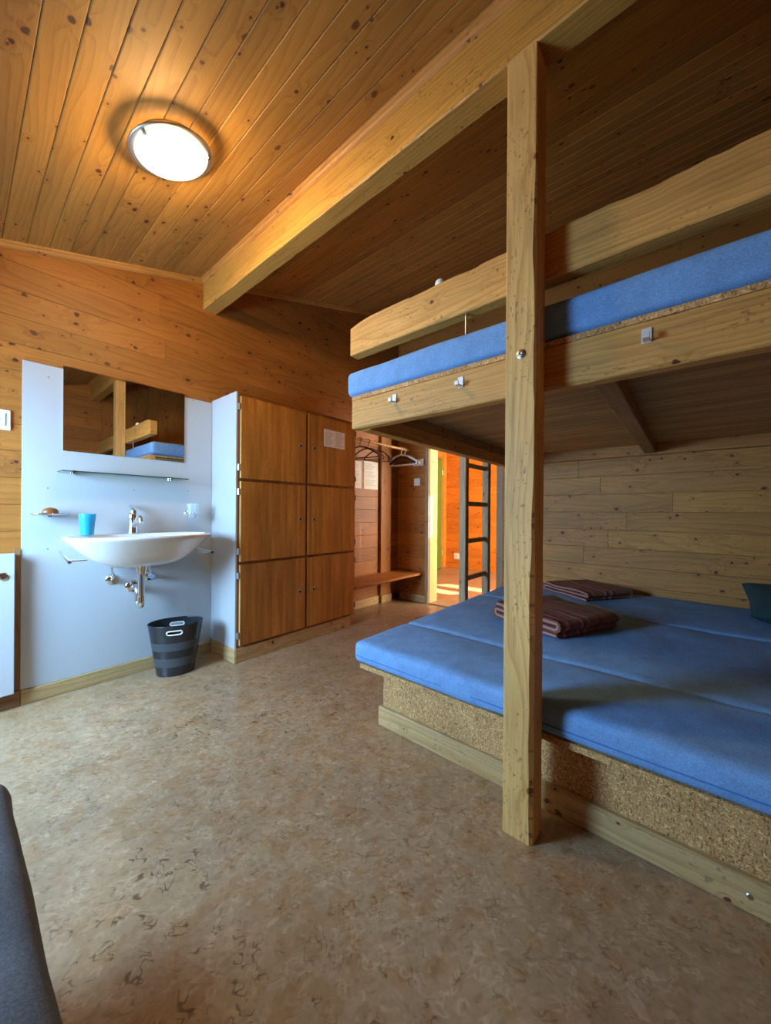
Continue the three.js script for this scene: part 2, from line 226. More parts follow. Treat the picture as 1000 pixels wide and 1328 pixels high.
// right wall with the doorway to the hall
const D0 = -2.285, D1 = -1.47, DH = 2.02, XRO = 3.66;
{
  const g = struct('wall_right', 'knotty pine board wall beside the bunks, with doorway', 'wall');
  const bk = (z0, z1, y0, y1) => part('backing', cbox(XR + 0.016, XRO - 0.014, y0, y1, z0, z1, 0, 'z'), M.baseDark, g);
  bk(ZF - 0.15, D0, -0.1, 3.55); bk(D1, ZN + 0.15, -0.1, 3.55); bk(D0, D1, DH, 3.55);
  boardsH(g, M.niche, 'z', XR, 0.016, ZF, D0 - 0.045, 0.09, 2.082, 0.1423);
  boardsH(g, M.right, 'z', XR, 0.016, D1 + 0.05, ZN, 0.02, 1.51, 0.149);
  boardsH(g, M.far, 'z', XR, 0.016, ZF, ZN, 1.51, 3.43, 0.143, { skip: [[ZF, D1 + 0.05, 0, DH + 0.005]] });
  boardsH(g, M.hall, 'z', XRO, -0.014, -3.6, 0.3, 0, 2.5, 0.143, { skip: [[D0, D1, -0.1, DH]] });
}
// wall behind the camera: horizontal boards, vertical ones behind the bunks
{
  const g = struct('wall_near', 'pine board wall at the foot of the bunks', 'wall');
  part('backing', prism([[XL - 0.15, -0.1], [XR + 0.08, -0.1], [XR + 0.08, ceilY(XR + 0.08) + 0.05], [XL - 0.15, ceilY(XL - 0.15) + 0.05]], ZN + 0.016, ZN + 0.15), M.baseDark, g);
  boardsH(g, M.far, 'x', ZN, 0.016, XL, 1.3, 0, 2.8, 0.143, { startAt: (y) => (y - C0) / SL });
  for (let x = 1.3; x < XR - 0.01; x += 0.138) part('board', cbox(x + 0.001, Math.min(x + 0.137, XR), 0, ceilY(x) + 0.03, ZN, ZN + 0.016, 0.003, 'y'), pick(M.far), g);
}
// left wall with the window
const W0 = -2.52, W1 = -1.74, WY0 = 0.80, WY1 = 1.70;
{
  const g = struct('wall_left', 'pine board wall with a window opening', 'wall');
  const top = ceilY(XL) + 0.06, bk = (z0, z1, y0, y1) => part('backing', cbox(XL - 0.15, XL - 0.016, y0, y1, z0, z1, 0, 'z'), M.baseDark, g);
  bk(ZF - 0.15, W0, -0.1, top); bk(W1, ZN + 0.15, -0.1, top); bk(W0, W1, -0.1, WY0); bk(W0, W1, WY1, top);
  boardsH(g, M.far, 'z', XL, -0.016, ZF, ZN, 0, 2.11, 0.143, { skip: [[W0, W1, WY0, WY1]] });
  const w = struct('window_1', 'white framed casement window in the left wall', 'window'), x0 = XL - 0.11, x1 = XL - 0.05;
  for (const [z0, z1, y0, y1] of [[W0, W1, WY0, WY0 + 0.05], [W0, W1, WY1 - 0.05, WY1], [W0, W0 + 0.05, WY0 + 0.05, WY1 - 0.05], [W1 - 0.05, W1, WY0 + 0.05, WY1 - 0.05], [-2.155, -2.105, WY0 + 0.05, WY1 - 0.05]]) part('window_frame', cbox(x0, x1, y0, y1, z0, z1, 0.004, 'z'), M.plastic, w);
  for (const [z0, z1] of [[W0 + 0.05, -2.155], [-2.105, W1 - 0.05]]) part('pane', cbox(XL - 0.083, XL - 0.077, WY0 + 0.05, WY1 - 0.05, z0, z1, 0, 'z'), M.glass, w);
  part('window_sill', cbox(XL - 0.05, XL + 0.03, WY0 - 0.03, WY0, W0 - 0.03, W1 + 0.03, 0.004, 'z'), M.trim, w);
}
// trims
{
  const molding = (len) => { const s = [[0, 0], [0.032, 0], [0.030, -0.010], [0.022, -0.014], [0.018, -0.024], [0.008, -0.03], [0, -0.032]]; const g = prism(s, 0, len, 0), u = g.attributes.uv; for (let i = 0; i < u.count; i++) u.setXY(i, u.getY(i), u.getX(i)); return g; };
  const t1 = structMesh('trim_1', molding(Math.hypot(XR - XL, SL * (XR - XL))), M.trim, 'narrow moulding where ceiling meets far wall', 'moulding');
  // run along x on the far wall: profile x -> +z, y -> down, length -> +x up the slope
  t1.geometry.applyMatrix4(new THREE.Matrix4().makeBasis(V(0, 0, 1), V(-Math.sin(ALPHA), Math.cos(ALPHA), 0), V(-Math.cos(ALPHA), -Math.sin(ALPHA), 0))); t1.geometry.translate(XR, ceilY(XR), ZF);
  const t2 = structMesh('trim_2', molding(ZN - ZF), M.trim, 'moulding along the top of the roof beam', 'moulding');
  t2.geometry.applyMatrix4(new THREE.Matrix4().makeBasis(V(-1, 0, 0), V(0, 1, 0), V(0, 0, -1))); t2.geometry.rotateZ(ALPHA * 0.5); t2.geometry.translate(1.17, ceilY(1.168) - 0.002, ZN);
  structMesh('trim_3', cbox(3.15, 3.33, 0.09, 2.4, ZF, ZF + 0.035, 0.002, 'y'), M.niche[1], 'upright board in the back corner of the coat niche', 'board');
  structMesh('trim_4', cbox(0.199, 0.226, 0.085, 0.84, ZF, ZF + 0.012, 0.001, 'y'), M.baseDark, 'narrow dark upright strip beside the white cupboard', 'strip');
  // baseboards
  structMesh('baseboard_far', cbox(0.228, 1.235, 0, 0.078, ZF, ZF + 0.02, 0.003, 'x'), M.base, 'pale worn wooden skirting board under the white panel', 'baseboard');
  structMesh('baseboard_left', cbox(XL, 0.226, 0, 0.085, ZF, ZF + 0.022, 0.003, 'x'), M.baseDark, 'dark wooden skirting under the white cupboard', 'baseboard');
  structMesh('baseboard_niche', cbox(2.4, 3.15, 0, 0.09, ZF, ZF + 0.018, 0.003, 'x'), M.base, 'pale skirting board at the back of the coat niche', 'baseboard');
  structMesh('baseboard_corner', cbox(3.15, 3.335, 0, 0.09, ZF, ZF + 0.05, 0.003, 'x'), M.base, 'short skirting block below the corner board', 'baseboard');
  structMesh('baseboard_right', cbox(XR - 0.018, XR, 0, 0.09, ZF + 0.05, D0 - 0.05, 0.003, 'z'), M.base, 'skirting board on the dark side of the coat niche', 'baseboard');
  // door lining
  const d = struct('door_1', 'wooden door lining of the doorway to the hall', 'doorway');
  part('jamb', cbox(XR + 0.002, XRO, 0, DH, D0 - 0.03, D0 + 0.004, 0.002, 'y'), M.jamb, d);
  part('jamb', cbox(XR - 0.004, XRO, 0, DH, D1 - 0.02, D1 + 0.05, 0.004, 'y'), M.ladder, d);
  part('head', cbox(XR, XRO, DH, DH + 0.035, D0 - 0.03, D1 + 0.03, 0.002, 'z'), M.jamb, d);
  part('casing', cbox(XR - 0.02, XR + 0.002, 0, DH + 0.06, D0 - 0.05, D0 - 0.005, 0.002, 'y'), M.ladder, d);
  part('threshold', cbox(XR - 0.005, XRO, 0.0, 0.012, D0, D1, 0.003, 'z'), M.ladder, d);
}
// ------------------------------------------------------------------ the hall beyond the doorway
{
  structMesh('floor_hall', cbox(XR + 0.08, 6.25, -0.1, 0, -3.75, 0.45, 0, 'x', false), M.floor, 'brown marbled linoleum floor of the hall', 'floor');
  structMesh('ceiling_hall', cbox(XRO, 6.25, 2.5, 2.65, -3.75, 0.45, 0, 'z'), M.trim, 'flat wooden ceiling of the hall', 'ceiling');
  const g = struct('wall_hall', 'bright orange pine board wall across the hall', 'wall'), X = 6.1;
  // openings for the sun: two low panes, one narrow side light
  const holes = [[-1.65, -0.75, 0.64, 0.79], [-1.65, -0.75, 0.82, 0.97], [-0.388, -0.275, 1.93, 2.45]];
  boardsH(g, M.hall, 'z', X, 0.016, -3.6, -1.7, 0.09, 2.5, 0.143);
  boardsH(g, M.hall, 'z', X, 0.016, -1.7, 0.3, 0.97, 1.93, 0.143, { joints: false });
  const bk = (z0, z1, y0, y1) => part('backing', cbox(X + (z0 < -1.7 ? 0.016 : 0), X + 0.12, y0, y1, z0, z1, 0, 'z'), M.hall[0], g);
  bk(-3.75, -1.7, -0.1, 2.65); bk(-1.7, 0.45, -0.1, 0.64); bk(-1.7, -1.65, 0.64, 0.97); bk(-0.75, 0.45, 0.64, 0.97); bk(-1.65, -0.75, 0.79, 0.82); bk(-1.7, 0.45, 2.45, 2.65); bk(-1.7, -0.388, 1.93, 2.45); bk(-0.275, 0.45, 1.93, 2.45);
  part('backing', cbox(X + 0.016, X + 0.12, 0.97, 1.93, -1.7, 0.45, 0, 'z'), M.hall[0], g);
  const w = struct('window_2', 'small panes letting sunlight into the hall', 'window'); for (const [z0, z1, y0, y1] of holes) part('pane', cbox(X + 0.05, X + 0.056, y0, y1, z0, z1, 0, 'z'), M.glass, w);
  structMesh('baseboard_hall', cbox(X - 0.018, X, 0, 0.09, -3.6, 0.3, 0.003, 'z'), M.hall[1], 'orange skirting board along the hall wall', 'baseboard');
  const e = struct('wall_hall_end', 'orange board wall with a green door at the end of the hall', 'wall');
  part('backing', cbox(XR + 0.08, 6.25, -0.1, 2.65, -3.75, -3.616, 0, 'x'), M.hall[0], e);
  boardsH(e, M.hall, 'x', -3.6, -0.016, XRO, X, 0, 2.5, 0.143, { skip: [[4.88, 5.96, 0, 2.1]] });
  const s = struct('wall_hall_window', 'hall end wall with a large window', 'wall');
  for (const [x0, x1, y0, y1] of [[XRO, 3.9, -0.1, 2.65], [5.9, 6.25, -0.1, 2.65], [3.9, 5.9, -0.1, 0.7], [3.9, 5.9, 2.2, 2.65]]) part('backing', cbox(x0, x1, y0, y1, 0.3, 0.45, 0, 'x'), M.hall[1], s);
  const v = struct('window_3', 'large hall window', 'window'); part('pane', cbox(3.9, 5.9, 0.7, 2.2, 0.37, 0.376, 0, 'x'), M.glass, v);
  for (const [x0, x1, y0, y1] of [[3.9, 5.9, 0.7, 0.76], [3.9, 5.9, 2.14, 2.2], [3.9, 3.96, 0.76, 2.14], [5.84, 5.9, 0.76, 2.14], [4.87, 4.93, 0.76, 2.14]]) part('window_frame', cbox(x0, x1, y0, y1, 0.34, 0.4, 0.004, 'x'), M.trim, v);
  const d = struct('door_2', 'green door with brown frame at the end of the hall', 'door');
  part('leaf', cbox(4.98, 5.86, 0.01, 2.04, -3.60, -3.56, 0.003, 'y'), M.green, d);
  for (const y of [0.25, 1.75]) part('hinge', rod([5.87, y, -3.552], [5.87, y + 0.09, -3.552], 0.009), M.steel, d);
  part('frame', cbox(5.872, 5.96, 0, 2.1, -3.6, -3.57, 0.003, 'y'), M.niche[0], d); part('frame', cbox(4.88, 4.97, 0, 2.1, -3.6, -3.57, 0.003, 'y'), M.niche[0], d); part('frame', cbox(4.97, 5.872, 2.05, 2.1, -3.6, -3.57, 0.003, 'x'), M.niche[0], d);
  const k = thing('wall_socket', 'white wall socket low on the orange hall wall', 'socket', null, [6.1, 0.225, -3.37]);
  part('plate', cbox(-0.012, 0, -0.055, 0.055, -0.055, 0.055, 0.004), M.plastic, k); part('insert', cbox(-0.016, -0.012, -0.026, 0.026, -0.03, 0.03, 0.001), M.plastic, k);
  for (const z of [-0.012, 0, 0.012]) part('hole', rod([-0.0165, z ? 0.004 : -0.005, z], [-0.0155, z ? 0.004 : -0.005, z], 0.004, 8), M.black, k);
}
// ------------------------------------------------------------------ beam, post, ceiling lamp
{
  const b = thing('roof_beam', 'thick honey coloured timber beam under the sloping ceiling', 'beam');
  part('timber', timber(1.168, 1.264, 2.532, ceilY(1.168) + 0.03, ZF, ZN, 'z', { c: 0.003, amp: [0.004, 0.004, 0, 0], seg: 80, seed: 3 }), M.beam, b);
  const p = thing('timber_post', 'square weathered timber post from floor to roof beam', 'post');
  const geo = timber(1.168, 1.263, 0, 2.532, -0.47, -0.374, 'y', { c: 0.003, amp: [0.001, 0.002, 0.003, 0.009], seg: 160, seed: 8, freq: 3.2 });
  part('timber', geo, M.post, p);
  const bolt = part('bolt', lathe([[0, 0.004], [0.006, 0.006], [0.009, 0.004], [0.010, 0.001], [0.0145, 0.001], [0.0145, -0.001]], 20), M.steel, p, 'round steel bolt head'); bolt.rotation.z = Math.PI / 2; bolt.position.set(1.167, 1.56, -0.418);
}
{
  const lx = 0.565, lz = -1.662, g = thing('ceiling_lamp', 'round flush ceiling lamp with frosted glass and metal ring, switched on', 'lamp', null, [lx, ceilY(lx), lz]); g.rotation.z = ALPHA;
  part('base_plate', lathe([[0, -0.001], [0.125, -0.001], [0.125, -0.022], [0, -0.022]], 48), M.steel, g);
  part('ring', lathe([[0.128, -0.022], [0.158, -0.03], [0.160, -0.034], [0.156, -0.038], [0.138, -0.040], [0.128, -0.034], [0.128, -0.022]], 64), M.steel, g);
  const dome = []; for (let i = 0; i <= 14; i++) { const t = i / 14 * Math.PI / 2; dome.push([0.138 * Math.cos(t) + 1e-4, -0.034 - 0.048 * Math.sin(t)]); }
  part('glass_shade', lathe(dome, 64), new THREE.MeshStandardMaterial({ color: hexMul([0.95, 0.92, 0.85]), emissive: hexMul([1, 0.93, 0.74]), emissiveIntensity: 1.6, roughness: 0.3 }), g);
  for (let k = 0; k < 3; k++) { const a = k * 2.094 + 0.6, c = part('clip', cbox(-0.006, 0.006, -0.05, -0.03, -0.004, 0.008, 0.001), M.chrome, g); c.position.set(Math.cos(a) * 0.14, 0, Math.sin(a) * 0.14); }
  const l = new THREE.PointLight(new THREE.Color().setRGB(1.0, 0.70, 0.31), 2.6); l.position.set(0, -0.068, 0); l.shadow.radius = 4; l.castShadow = true; g.add(l);
}
// ------------------------------------------------------------------ white panel, mirror, shelf, washbasin
{
  const p = thing('splash_panel', 'white laminate panel on the wall behind the washbasin', 'panel'), Z = -2.745;
  part('sheet', cbox(0.227, 1.234, 0.079, 1.855, ZF, Z, 0.0008), M.white, p);
  for (const [x, y] of [[0.331, 1.79], [1.10, 1.845], [0.331, 1.17], [0.74, 1.18], [1.07, 1.19], [0.332, 0.83]]) { const s = part('screw', lathe([[0, 0.001], [0.003, 0.0012], [0.0035, 0]], 10), M.baseDark, p); s.rotation.x = Math.PI / 2; s.position.set(x, y, Z); }
  const m = thing('wall_mirror', 'frameless rectangular mirror above the washbasin', 'mirror'); part('glass', cbox(0.392, 1.04, 1.387, 1.872, Z, Z + 0.006, 0.0012), M.mirror, m);
  const s = thing('glass_shelf', 'narrow clear glass shelf below the mirror', 'shelf'); part('pane', cbox(0.37, 1.027, 1.262, 1.268, Z, -2.625, 0.001), M.shelfGlass, s);
  for (const x of [0.437, 0.948]) part('clip', join([cbox(x - 0.012, x + 0.012, 1.252, 1.279, -2.745, -2.738, 0.002), cbox(x - 0.009, x + 0.009, 1.254, 1.261, -2.74, -2.705, 0.002), cbox(x - 0.009, x + 0.009, 1.269, 1.276, -2.74, -2.705, 0.002)]), M.chrome, s);
}
function basinRing(y, a, zf, zb, n = 64, nb = 3.2) { const o = [], zc = -2.525, xc = 0.735; for (let i = 0; i < n; i++) { const t = i / n * Math.PI * 2, c = Math.cos(t), s = Math.sin(t), e = s > 0 ? 2.15 : nb, r = Math.pow(Math.pow(Math.abs(c), e) + Math.pow(Math.abs(s), e), -1 / e); o.push([xc + a * c * r, y, Math.max(-2.744, zc + (s > 0 ? (zf - zc) : (zc - zb)) * s * r)]); } return o; }
function loft(rings, closeEnd = true, closed = true) {
  const n = rings[0].length, P = [], U = [], I = []; rings.forEach((r, j) => r.forEach((p, i) => { P.push(...p); U.push(i / n, j * 0.03); }));
  const m = closed ? n : n - 1; for (let j = 0; j < rings.length - 1; j++) for (let i = 0; i < m; i++) { const a = j * n + i, b = j * n + (i + 1) % n; I.push(a, b, a + n, b, b + n, a + n); }
  if (closeEnd) { const L = rings.length - 1, c = P.length / 3, avg = [0, 1, 2].map((k) => rings[L].reduce((s, p) => s + p[k], 0) / n); P.push(...avg); U.push(0.5, 0.5); for (let i = 0; i < n; i++) I.push(L * n + i, L * n + (i + 1) % n, c); }
  const g = new THREE.BufferGeometry(); g.setAttribute('position', new THREE.Float32BufferAttribute(P, 3)); g.setAttribute('uv', new THREE.Float32BufferAttribute(U, 2)); g.setIndex(I); g.computeVertexNormals(); return g;
}
{
  const g = thing('washbasin', 'white oval ceramic washbasin mounted on the white panel', 'washbasin');
  const Y = 0.905, rings = []; // from the bowl centre up over the rim and down the outside
  for (const [y, a, zf, zb] of [[0.775, 0.03, -2.50, -2.55], [0.778, 0.12, -2.43, -2.60], [0.80, 0.22, -2.36, -2.625], [0.84, 0.29, -2.32, -2.635], [Y - 0.02, 0.325, -2.295, -2.64], [Y - 0.003, 0.34, -2.287, -2.65], [Y, 0.348, -2.28, -2.665], [Y, 0.362, -2.268, -2.744], [Y - 0.003, 0.370, -2.262, -2.744], [Y - 0.009, 0.373, -2.260, -2.744], [Y - 0.018, 0.370, -2.263, -2.744],
    [Y - 0.03, 0.358, -2.275, -2.744], [Y - 0.055, 0.335, -2.297, -2.744], [Y - 0.085, 0.305, -2.325, -2.744], [Y - 0.12, 0.268, -2.36, -2.744], [Y - 0.15, 0.228, -2.395, -2.744], [Y - 0.172, 0.188, -2.43, -2.744], [Y - 0.186, 0.14, -2.465, -2.744], [Y - 0.192, 0.07, -2.50, -2.70]]) rings.push(basinRing(y, a, zf, zb));
  part('bowl', loft(rings), M.ceramic, g);
  const drain = part('drain', lathe([[0, 0.002], [0.018, 0.003], [0.021, 0]], 20), M.chrome, g); drain.position.set(0.735, 0.777, -2.52);
  const spigot = part('spigot', lathe([[0.026, 0.03], [0.028, 0], [0.034, -0.012], [0.03, -0.02], [0, -0.02]], 24), M.ceramic, g); spigot.position.set(0.735, 0.735, -2.57);
  const t = thing('faucet', 'chrome single lever mixer tap on the washbasin', 'faucet', null, [0.718, 0.905, -2.675]); t.scale.setScalar(1.15);
  part('body', lathe([[0, 0], [0.026, 0], [0.026, 0.004], [0.022, 0.008], [0.0215, 0.075], [0.023, 0.08], [0.023, 0.1], [0.019, 0.112], [0, 0.115]], 28), M.chrome, t);
  part('spout', tube([[0, 0.04, 0.01], [0.0, 0.062, 0.05], [0.0, 0.083, 0.095], [0, 0.088, 0.118], [0, 0.078, 0.13]], 0.0125, 24, 12), M.chrome, t);
  part('aerator', rod([0, 0.083, 0.126], [0, 0.062, 0.134], 0.0125), M.steel, t);
  part('lever', join([tube([[0, 0.108, 0.0], [0, 0.125, -0.005], [0.0, 0.142, -0.03], [0, 0.15, -0.045]], 0.0085, 16, 10), cbox(-0.012, 0.012, 0.105, 0.128, -0.014, 0.018, 0.005)]), M.chrome, t);
}
{
  const Z = -2.745, d = thing('drain_trap', 'chrome siphon pipe under the washbasin', 'pipe');
  part('collar', rod([0.735, 0.715, -2.57], [0.735, 0.66, -2.57], 0.033, 24, 0.026), M.chrome, d);
  part('tail_pipe', rod([0.735, 0.66, -2.57], [0.735, 0.50, -2.57], 0.0175, 20), M.chrome, d);
  part('nut', rod([0.735, 0.525, -2.57], [0.735, 0.495, -2.57], 0.024, 8), M.chrome, d);
  part('bend', tube([[0.735, 0.51, -2.57], [0.735, 0.475, -2.572], [0.735, 0.458, -2.60], [0.735, 0.475, -2.63], [0.735, 0.53, -2.635], [0.735, 0.56, -2.65], [0.735, 0.562, Z]], 0.018, 40, 14), M.chrome, d);
  const fl = part('flange', lathe([[0, 0.012], [0.022, 0.012], [0.036, 0.006], [0.04, 0]], 28), M.chrome, d); fl.rotation.x = Math.PI / 2; fl.position.set(0.735, 0.562, Z);
  for (const [x, lab] of [[0.626, 'chrome stop valve with rosette left of the siphon pipe'], [0.826, 'chrome stop valve with rosette right of the siphon pipe']]) {
    const v = thing('stop_valve', lab, 'valve', null, [x, 0.62, Z]);
    const r = part('rosette', lathe([[0, 0.014], [0.015, 0.014], [0.03, 0.007], [0.034, 0]], 24), M.chrome, v); r.rotation.x = Math.PI / 2;
    part('body', rod([0, 0, 0.01], [0, 0, 0.05], 0.012), M.chrome, v); part('handle', rod([0, 0, 0.05], [0, 0, 0.07], 0.017, 8), M.chrome, v);
    part('hose', tube([[0, 0, 0.035], [0, 0.03, 0.038], [-0.012, 0.07, 0.05], [0, 0.12, 0.07]], 0.006, 20, 8), M.steel, v);
  }
  const bar = (lab, x, y, z0, z1, xi, dx, dy) => { const t = thing('towel_bar', lab, 'towel bar'); part('bar', rod([x + dx, y + dy, z0], [x, y, z1], 0.0075, 14), M.chrome, t); part('support', rod([x, y + 0.004, z1 - 0.012], [xi, y + 0.004, z1 - 0.012], 0.005, 10), M.chrome, t); part('end_cap', rod([x, y, z1], [x, y, z1 + 0.006], 0.0085, 14), M.blackMatte, t); };
  bar('chrome towel bar left of the washbasin', 0.376, 0.781, -2.6, -2.43, 0.45, -0.014, 0.042);
  bar('chrome towel bar right of the washbasin', 1.078, 0.78, -2.6, -2.385, 1.0, -0.06, 0.03);
  const sd = thing('soap_dish', 'chrome wall soap dish left of the washbasin', 'soap dish', null, [0.335, 1.022, -2.69]);
  part('tray', (() => { const g = lathe([[0, 0], [0.07, 0.001], [0.078, 0.006], [0.08, 0.005], [0.072, -0.003], [0, -0.003]], 32); g.scale(1, 1, 0.62); return g; })(), M.chrome, sd);
  part('wire_rim', (() => { const g = new THREE.TorusGeometry(0.079, 0.0025, 8, 40); g.rotateX(Math.PI / 2); g.scale(1, 1, 0.62); g.translate(0, 0.005, 0); return g; })(), M.chrome, sd); part('wall_mount', rod([0, 0, -0.02], [0, 0, -0.055], 0.012), M.chrome, sd);
  const so = thing('soap', 'brown rounded bar of soap on the chrome dish', 'soap', null, [0.335, 1.0235, -2.69]); part('bar', (() => { const g = new THREE.SphereGeometry(1, 28, 16); const p = g.attributes.position; for (let i = 0; i < p.count; i++) { const y = p.getY(i); p.setY(i, y < -0.45 ? -0.45 : y); } g.computeVertexNormals(); g.scale(0.036, 0.026, 0.028); g.translate(0, 0.0125, 0); return g; })(), M.soap, so);
  const cup = thing('drinking_cup', 'turquoise plastic cup on the rim of the washbasin', 'cup', null, [0.482, 0.906, -2.62]);
  part('wall', lathe([[0, 0.002], [0.028, 0.002], [0.03, 0.004], [0.0355, 0.082], [0.037, 0.084], [0.0395, 0.122], [0.0375, 0.122], [0.0345, 0.085], [0.029, 0.006], [0, 0.006]], 36), M.teal, cup);
  const th = thing('tumbler_holder', 'chrome wall holder right of the washbasin', 'holder', null, [1.07, 1.03, Z]);
  const ro = part('rosette', lathe([[0, 0.012], [0.014, 0.012], [0.024, 0.006], [0.027, 0]], 24), M.chrome, th); ro.rotation.x = Math.PI / 2; part('arm', rod([0, 0, 0.01], [0, 0, 0.036], 0.006), M.chrome, th); part('ring', (() => { const g = new THREE.TorusGeometry(0.0345, 0.004, 8, 32); g.rotateX(Math.PI / 2); g.translate(0, 0, 0.07); return g; })(), M.chrome, th);
  const tm = thing('tumbler', 'frosted white tumbler in the chrome wall holder', 'tumbler', null, [1.07, 1.0, -2.675]); part('wall', lathe([[0, 0], [0.027, 0], [0.029, 0.03], [0.036, 0.1], [0.0345, 0.1], [0.027, 0.03], [0.025, 0.004], [0, 0.004]], 32), M.frost, tm);
}
// waste bin
{
  const g = thing('waste_bin', 'black oval waste bin with matte stripes and white handle slots', 'bin', null, [0.93, 0, -2.565], -0.42);
  const H = 0.325, N = 72, ring = (y, inset = 0) => { const t = y / H, a = lerp(0.108, 0.157, t) - inset, b = lerp(0.08, 0.112, t) - inset, o = []; for (let i = 0; i < N; i++) { const th = i / N * Math.PI * 2; o.push([a * Math.cos(th), y, b * Math.sin(th)]); } return o; };
  const strip = (rows) => loft(rows, false);
  part('base', loft([ring(0.004), ring(0.0), ring(0, 0.03)], true), M.blackGloss, g);
  const bands = [[0.002, 0.06, 'blackGloss'], [0.06, 0.115, 'blackMatte'], [0.115, 0.165, 'blackGloss'], [0.165, 0.215, 'blackMatte'], [0.215, 0.245, 'blackGloss']];
  for (const [a, b, m] of bands) part('stripe_band', strip([ring(a), ring((a + b) / 2), ring(b)]), M[m], g);
  // upper band and inner wall with two stadium slots
  const ys = []; for (let y = 0.245; y <= H - 0.012 + 1e-6; y += 0.004) ys.push(y); ys.push(H);
  const inSlot = (th, y) => Math.min(...[Math.PI / 2, -Math.PI / 2].map((c) => { let d = th - c; d -= Math.round(d / (2 * Math.PI)) * 2 * Math.PI; const s = d * 0.135; return Math.hypot(Math.max(0, Math.abs(s) - 0.026), y - 0.282); })) < 0.0125;
  const NN = 240, holey = (inset) => { const P = [], I = [], U = []; for (const y of ys) for (let i = 0; i < NN; i++) { const t = y / H, th = i / NN * 2 * Math.PI; P.push((lerp(0.108, 0.157, t) - inset) * Math.cos(th), y, (lerp(0.08, 0.112, t) - inset) * Math.sin(th)); U.push(i / NN, y); }
    for (let j = 0; j < ys.length - 1; j++) for (let i = 0; i < NN; i++) { if (inSlot((i + 0.5) / NN * 2 * Math.PI, (ys[j] + ys[j + 1]) / 2)) continue; const a = j * NN + i, b = j * NN + (i + 1) % NN; I.push(a, b, a + NN, b, b + NN, a + NN); }
    const q = new THREE.BufferGeometry(); q.setAttribute('position', new THREE.Float32BufferAttribute(P, 3)); q.setAttribute('uv', new THREE.Float32BufferAttribute(U, 2)); q.setIndex(I); q.computeVertexNormals(); return q; };
  part('upper_band', holey(0), M.blackGloss, g); part('upper_lining', holey(0.003), M.blackGloss, g); part('lining', strip([ring(0.006, 0.003), ring(0.12, 0.003), ring(0.245, 0.003)]), M.blackGloss, g);
  part('rim', loft([ring(H - 0.004, -0.002), ring(H, -0.003), ring(H + 0.003, 0), ring(H, 0.005), ring(H - 0.004, 0.004)], false), M.blackGloss, g);
  for (const c of [Math.PI / 2, -Math.PI / 2]) { const pts = []; for (let k = 0; k < 40; k++) { const a = k / 40 * 2 * Math.PI, s = 0.026 * Math.sign(Math.cos(a)) * Math.min(1, Math.abs(Math.cos(a)) * 3) + 0.0125 * Math.cos(a), y = 0.282 + 0.0125 * Math.sin(a), th = c + s / 0.135, t = y / H; pts.push([lerp(0.108, 0.157, t) * Math.cos(th), y, lerp(0.08, 0.112, t) * Math.sin(th)]); } part('handle_grip', tube(pts, 0.0042, 80, 8, true), M.plastic, g, 'white rim of the handle slot'); }
}
// white cupboard at the left edge, switch
{
  const g = thing('wall_cupboard', 'flat white cupboard front with a lock beside the washbasin panel', 'cupboard');
  part('body', cbox(-0.55, 0.199, 0.088, 0.818, ZF + 0.022, ZF + 0.052, 0.002), M.white, g); const d = part('door', cbox(-0.55, 0.2, 0.09, 0.822, ZF + 0.053, ZF + 0.07, 0.003), M.white, g);
  const k = part('lock', lathe([[0, 0.006], [0.012, 0.006], [0.02, 0.003], [0.022, 0]], 24), M.chrome, d); k.rotation.x = Math.PI / 2; k.position.set(0.158, 0.705, ZF + 0.07); 
  const s = thing('light_switch', 'white light switch plate on the boards above the cupboard', 'switch', null, [0.135, 1.518, ZF]);
  part('plate', cbox(-0.055, 0.05, -0.053, 0.053, 0, 0.011, 0.003), M.plastic, s); part('rocker', cbox(-0.036, 0.031, -0.034, 0.034, 0.011, 0.016, 0.003), M.plastic, s); part('mark', cbox(0.002, 0.012, -0.003, 0.003, 0.016, 0.0166, 0.0002), M.blackMatte, s);
}
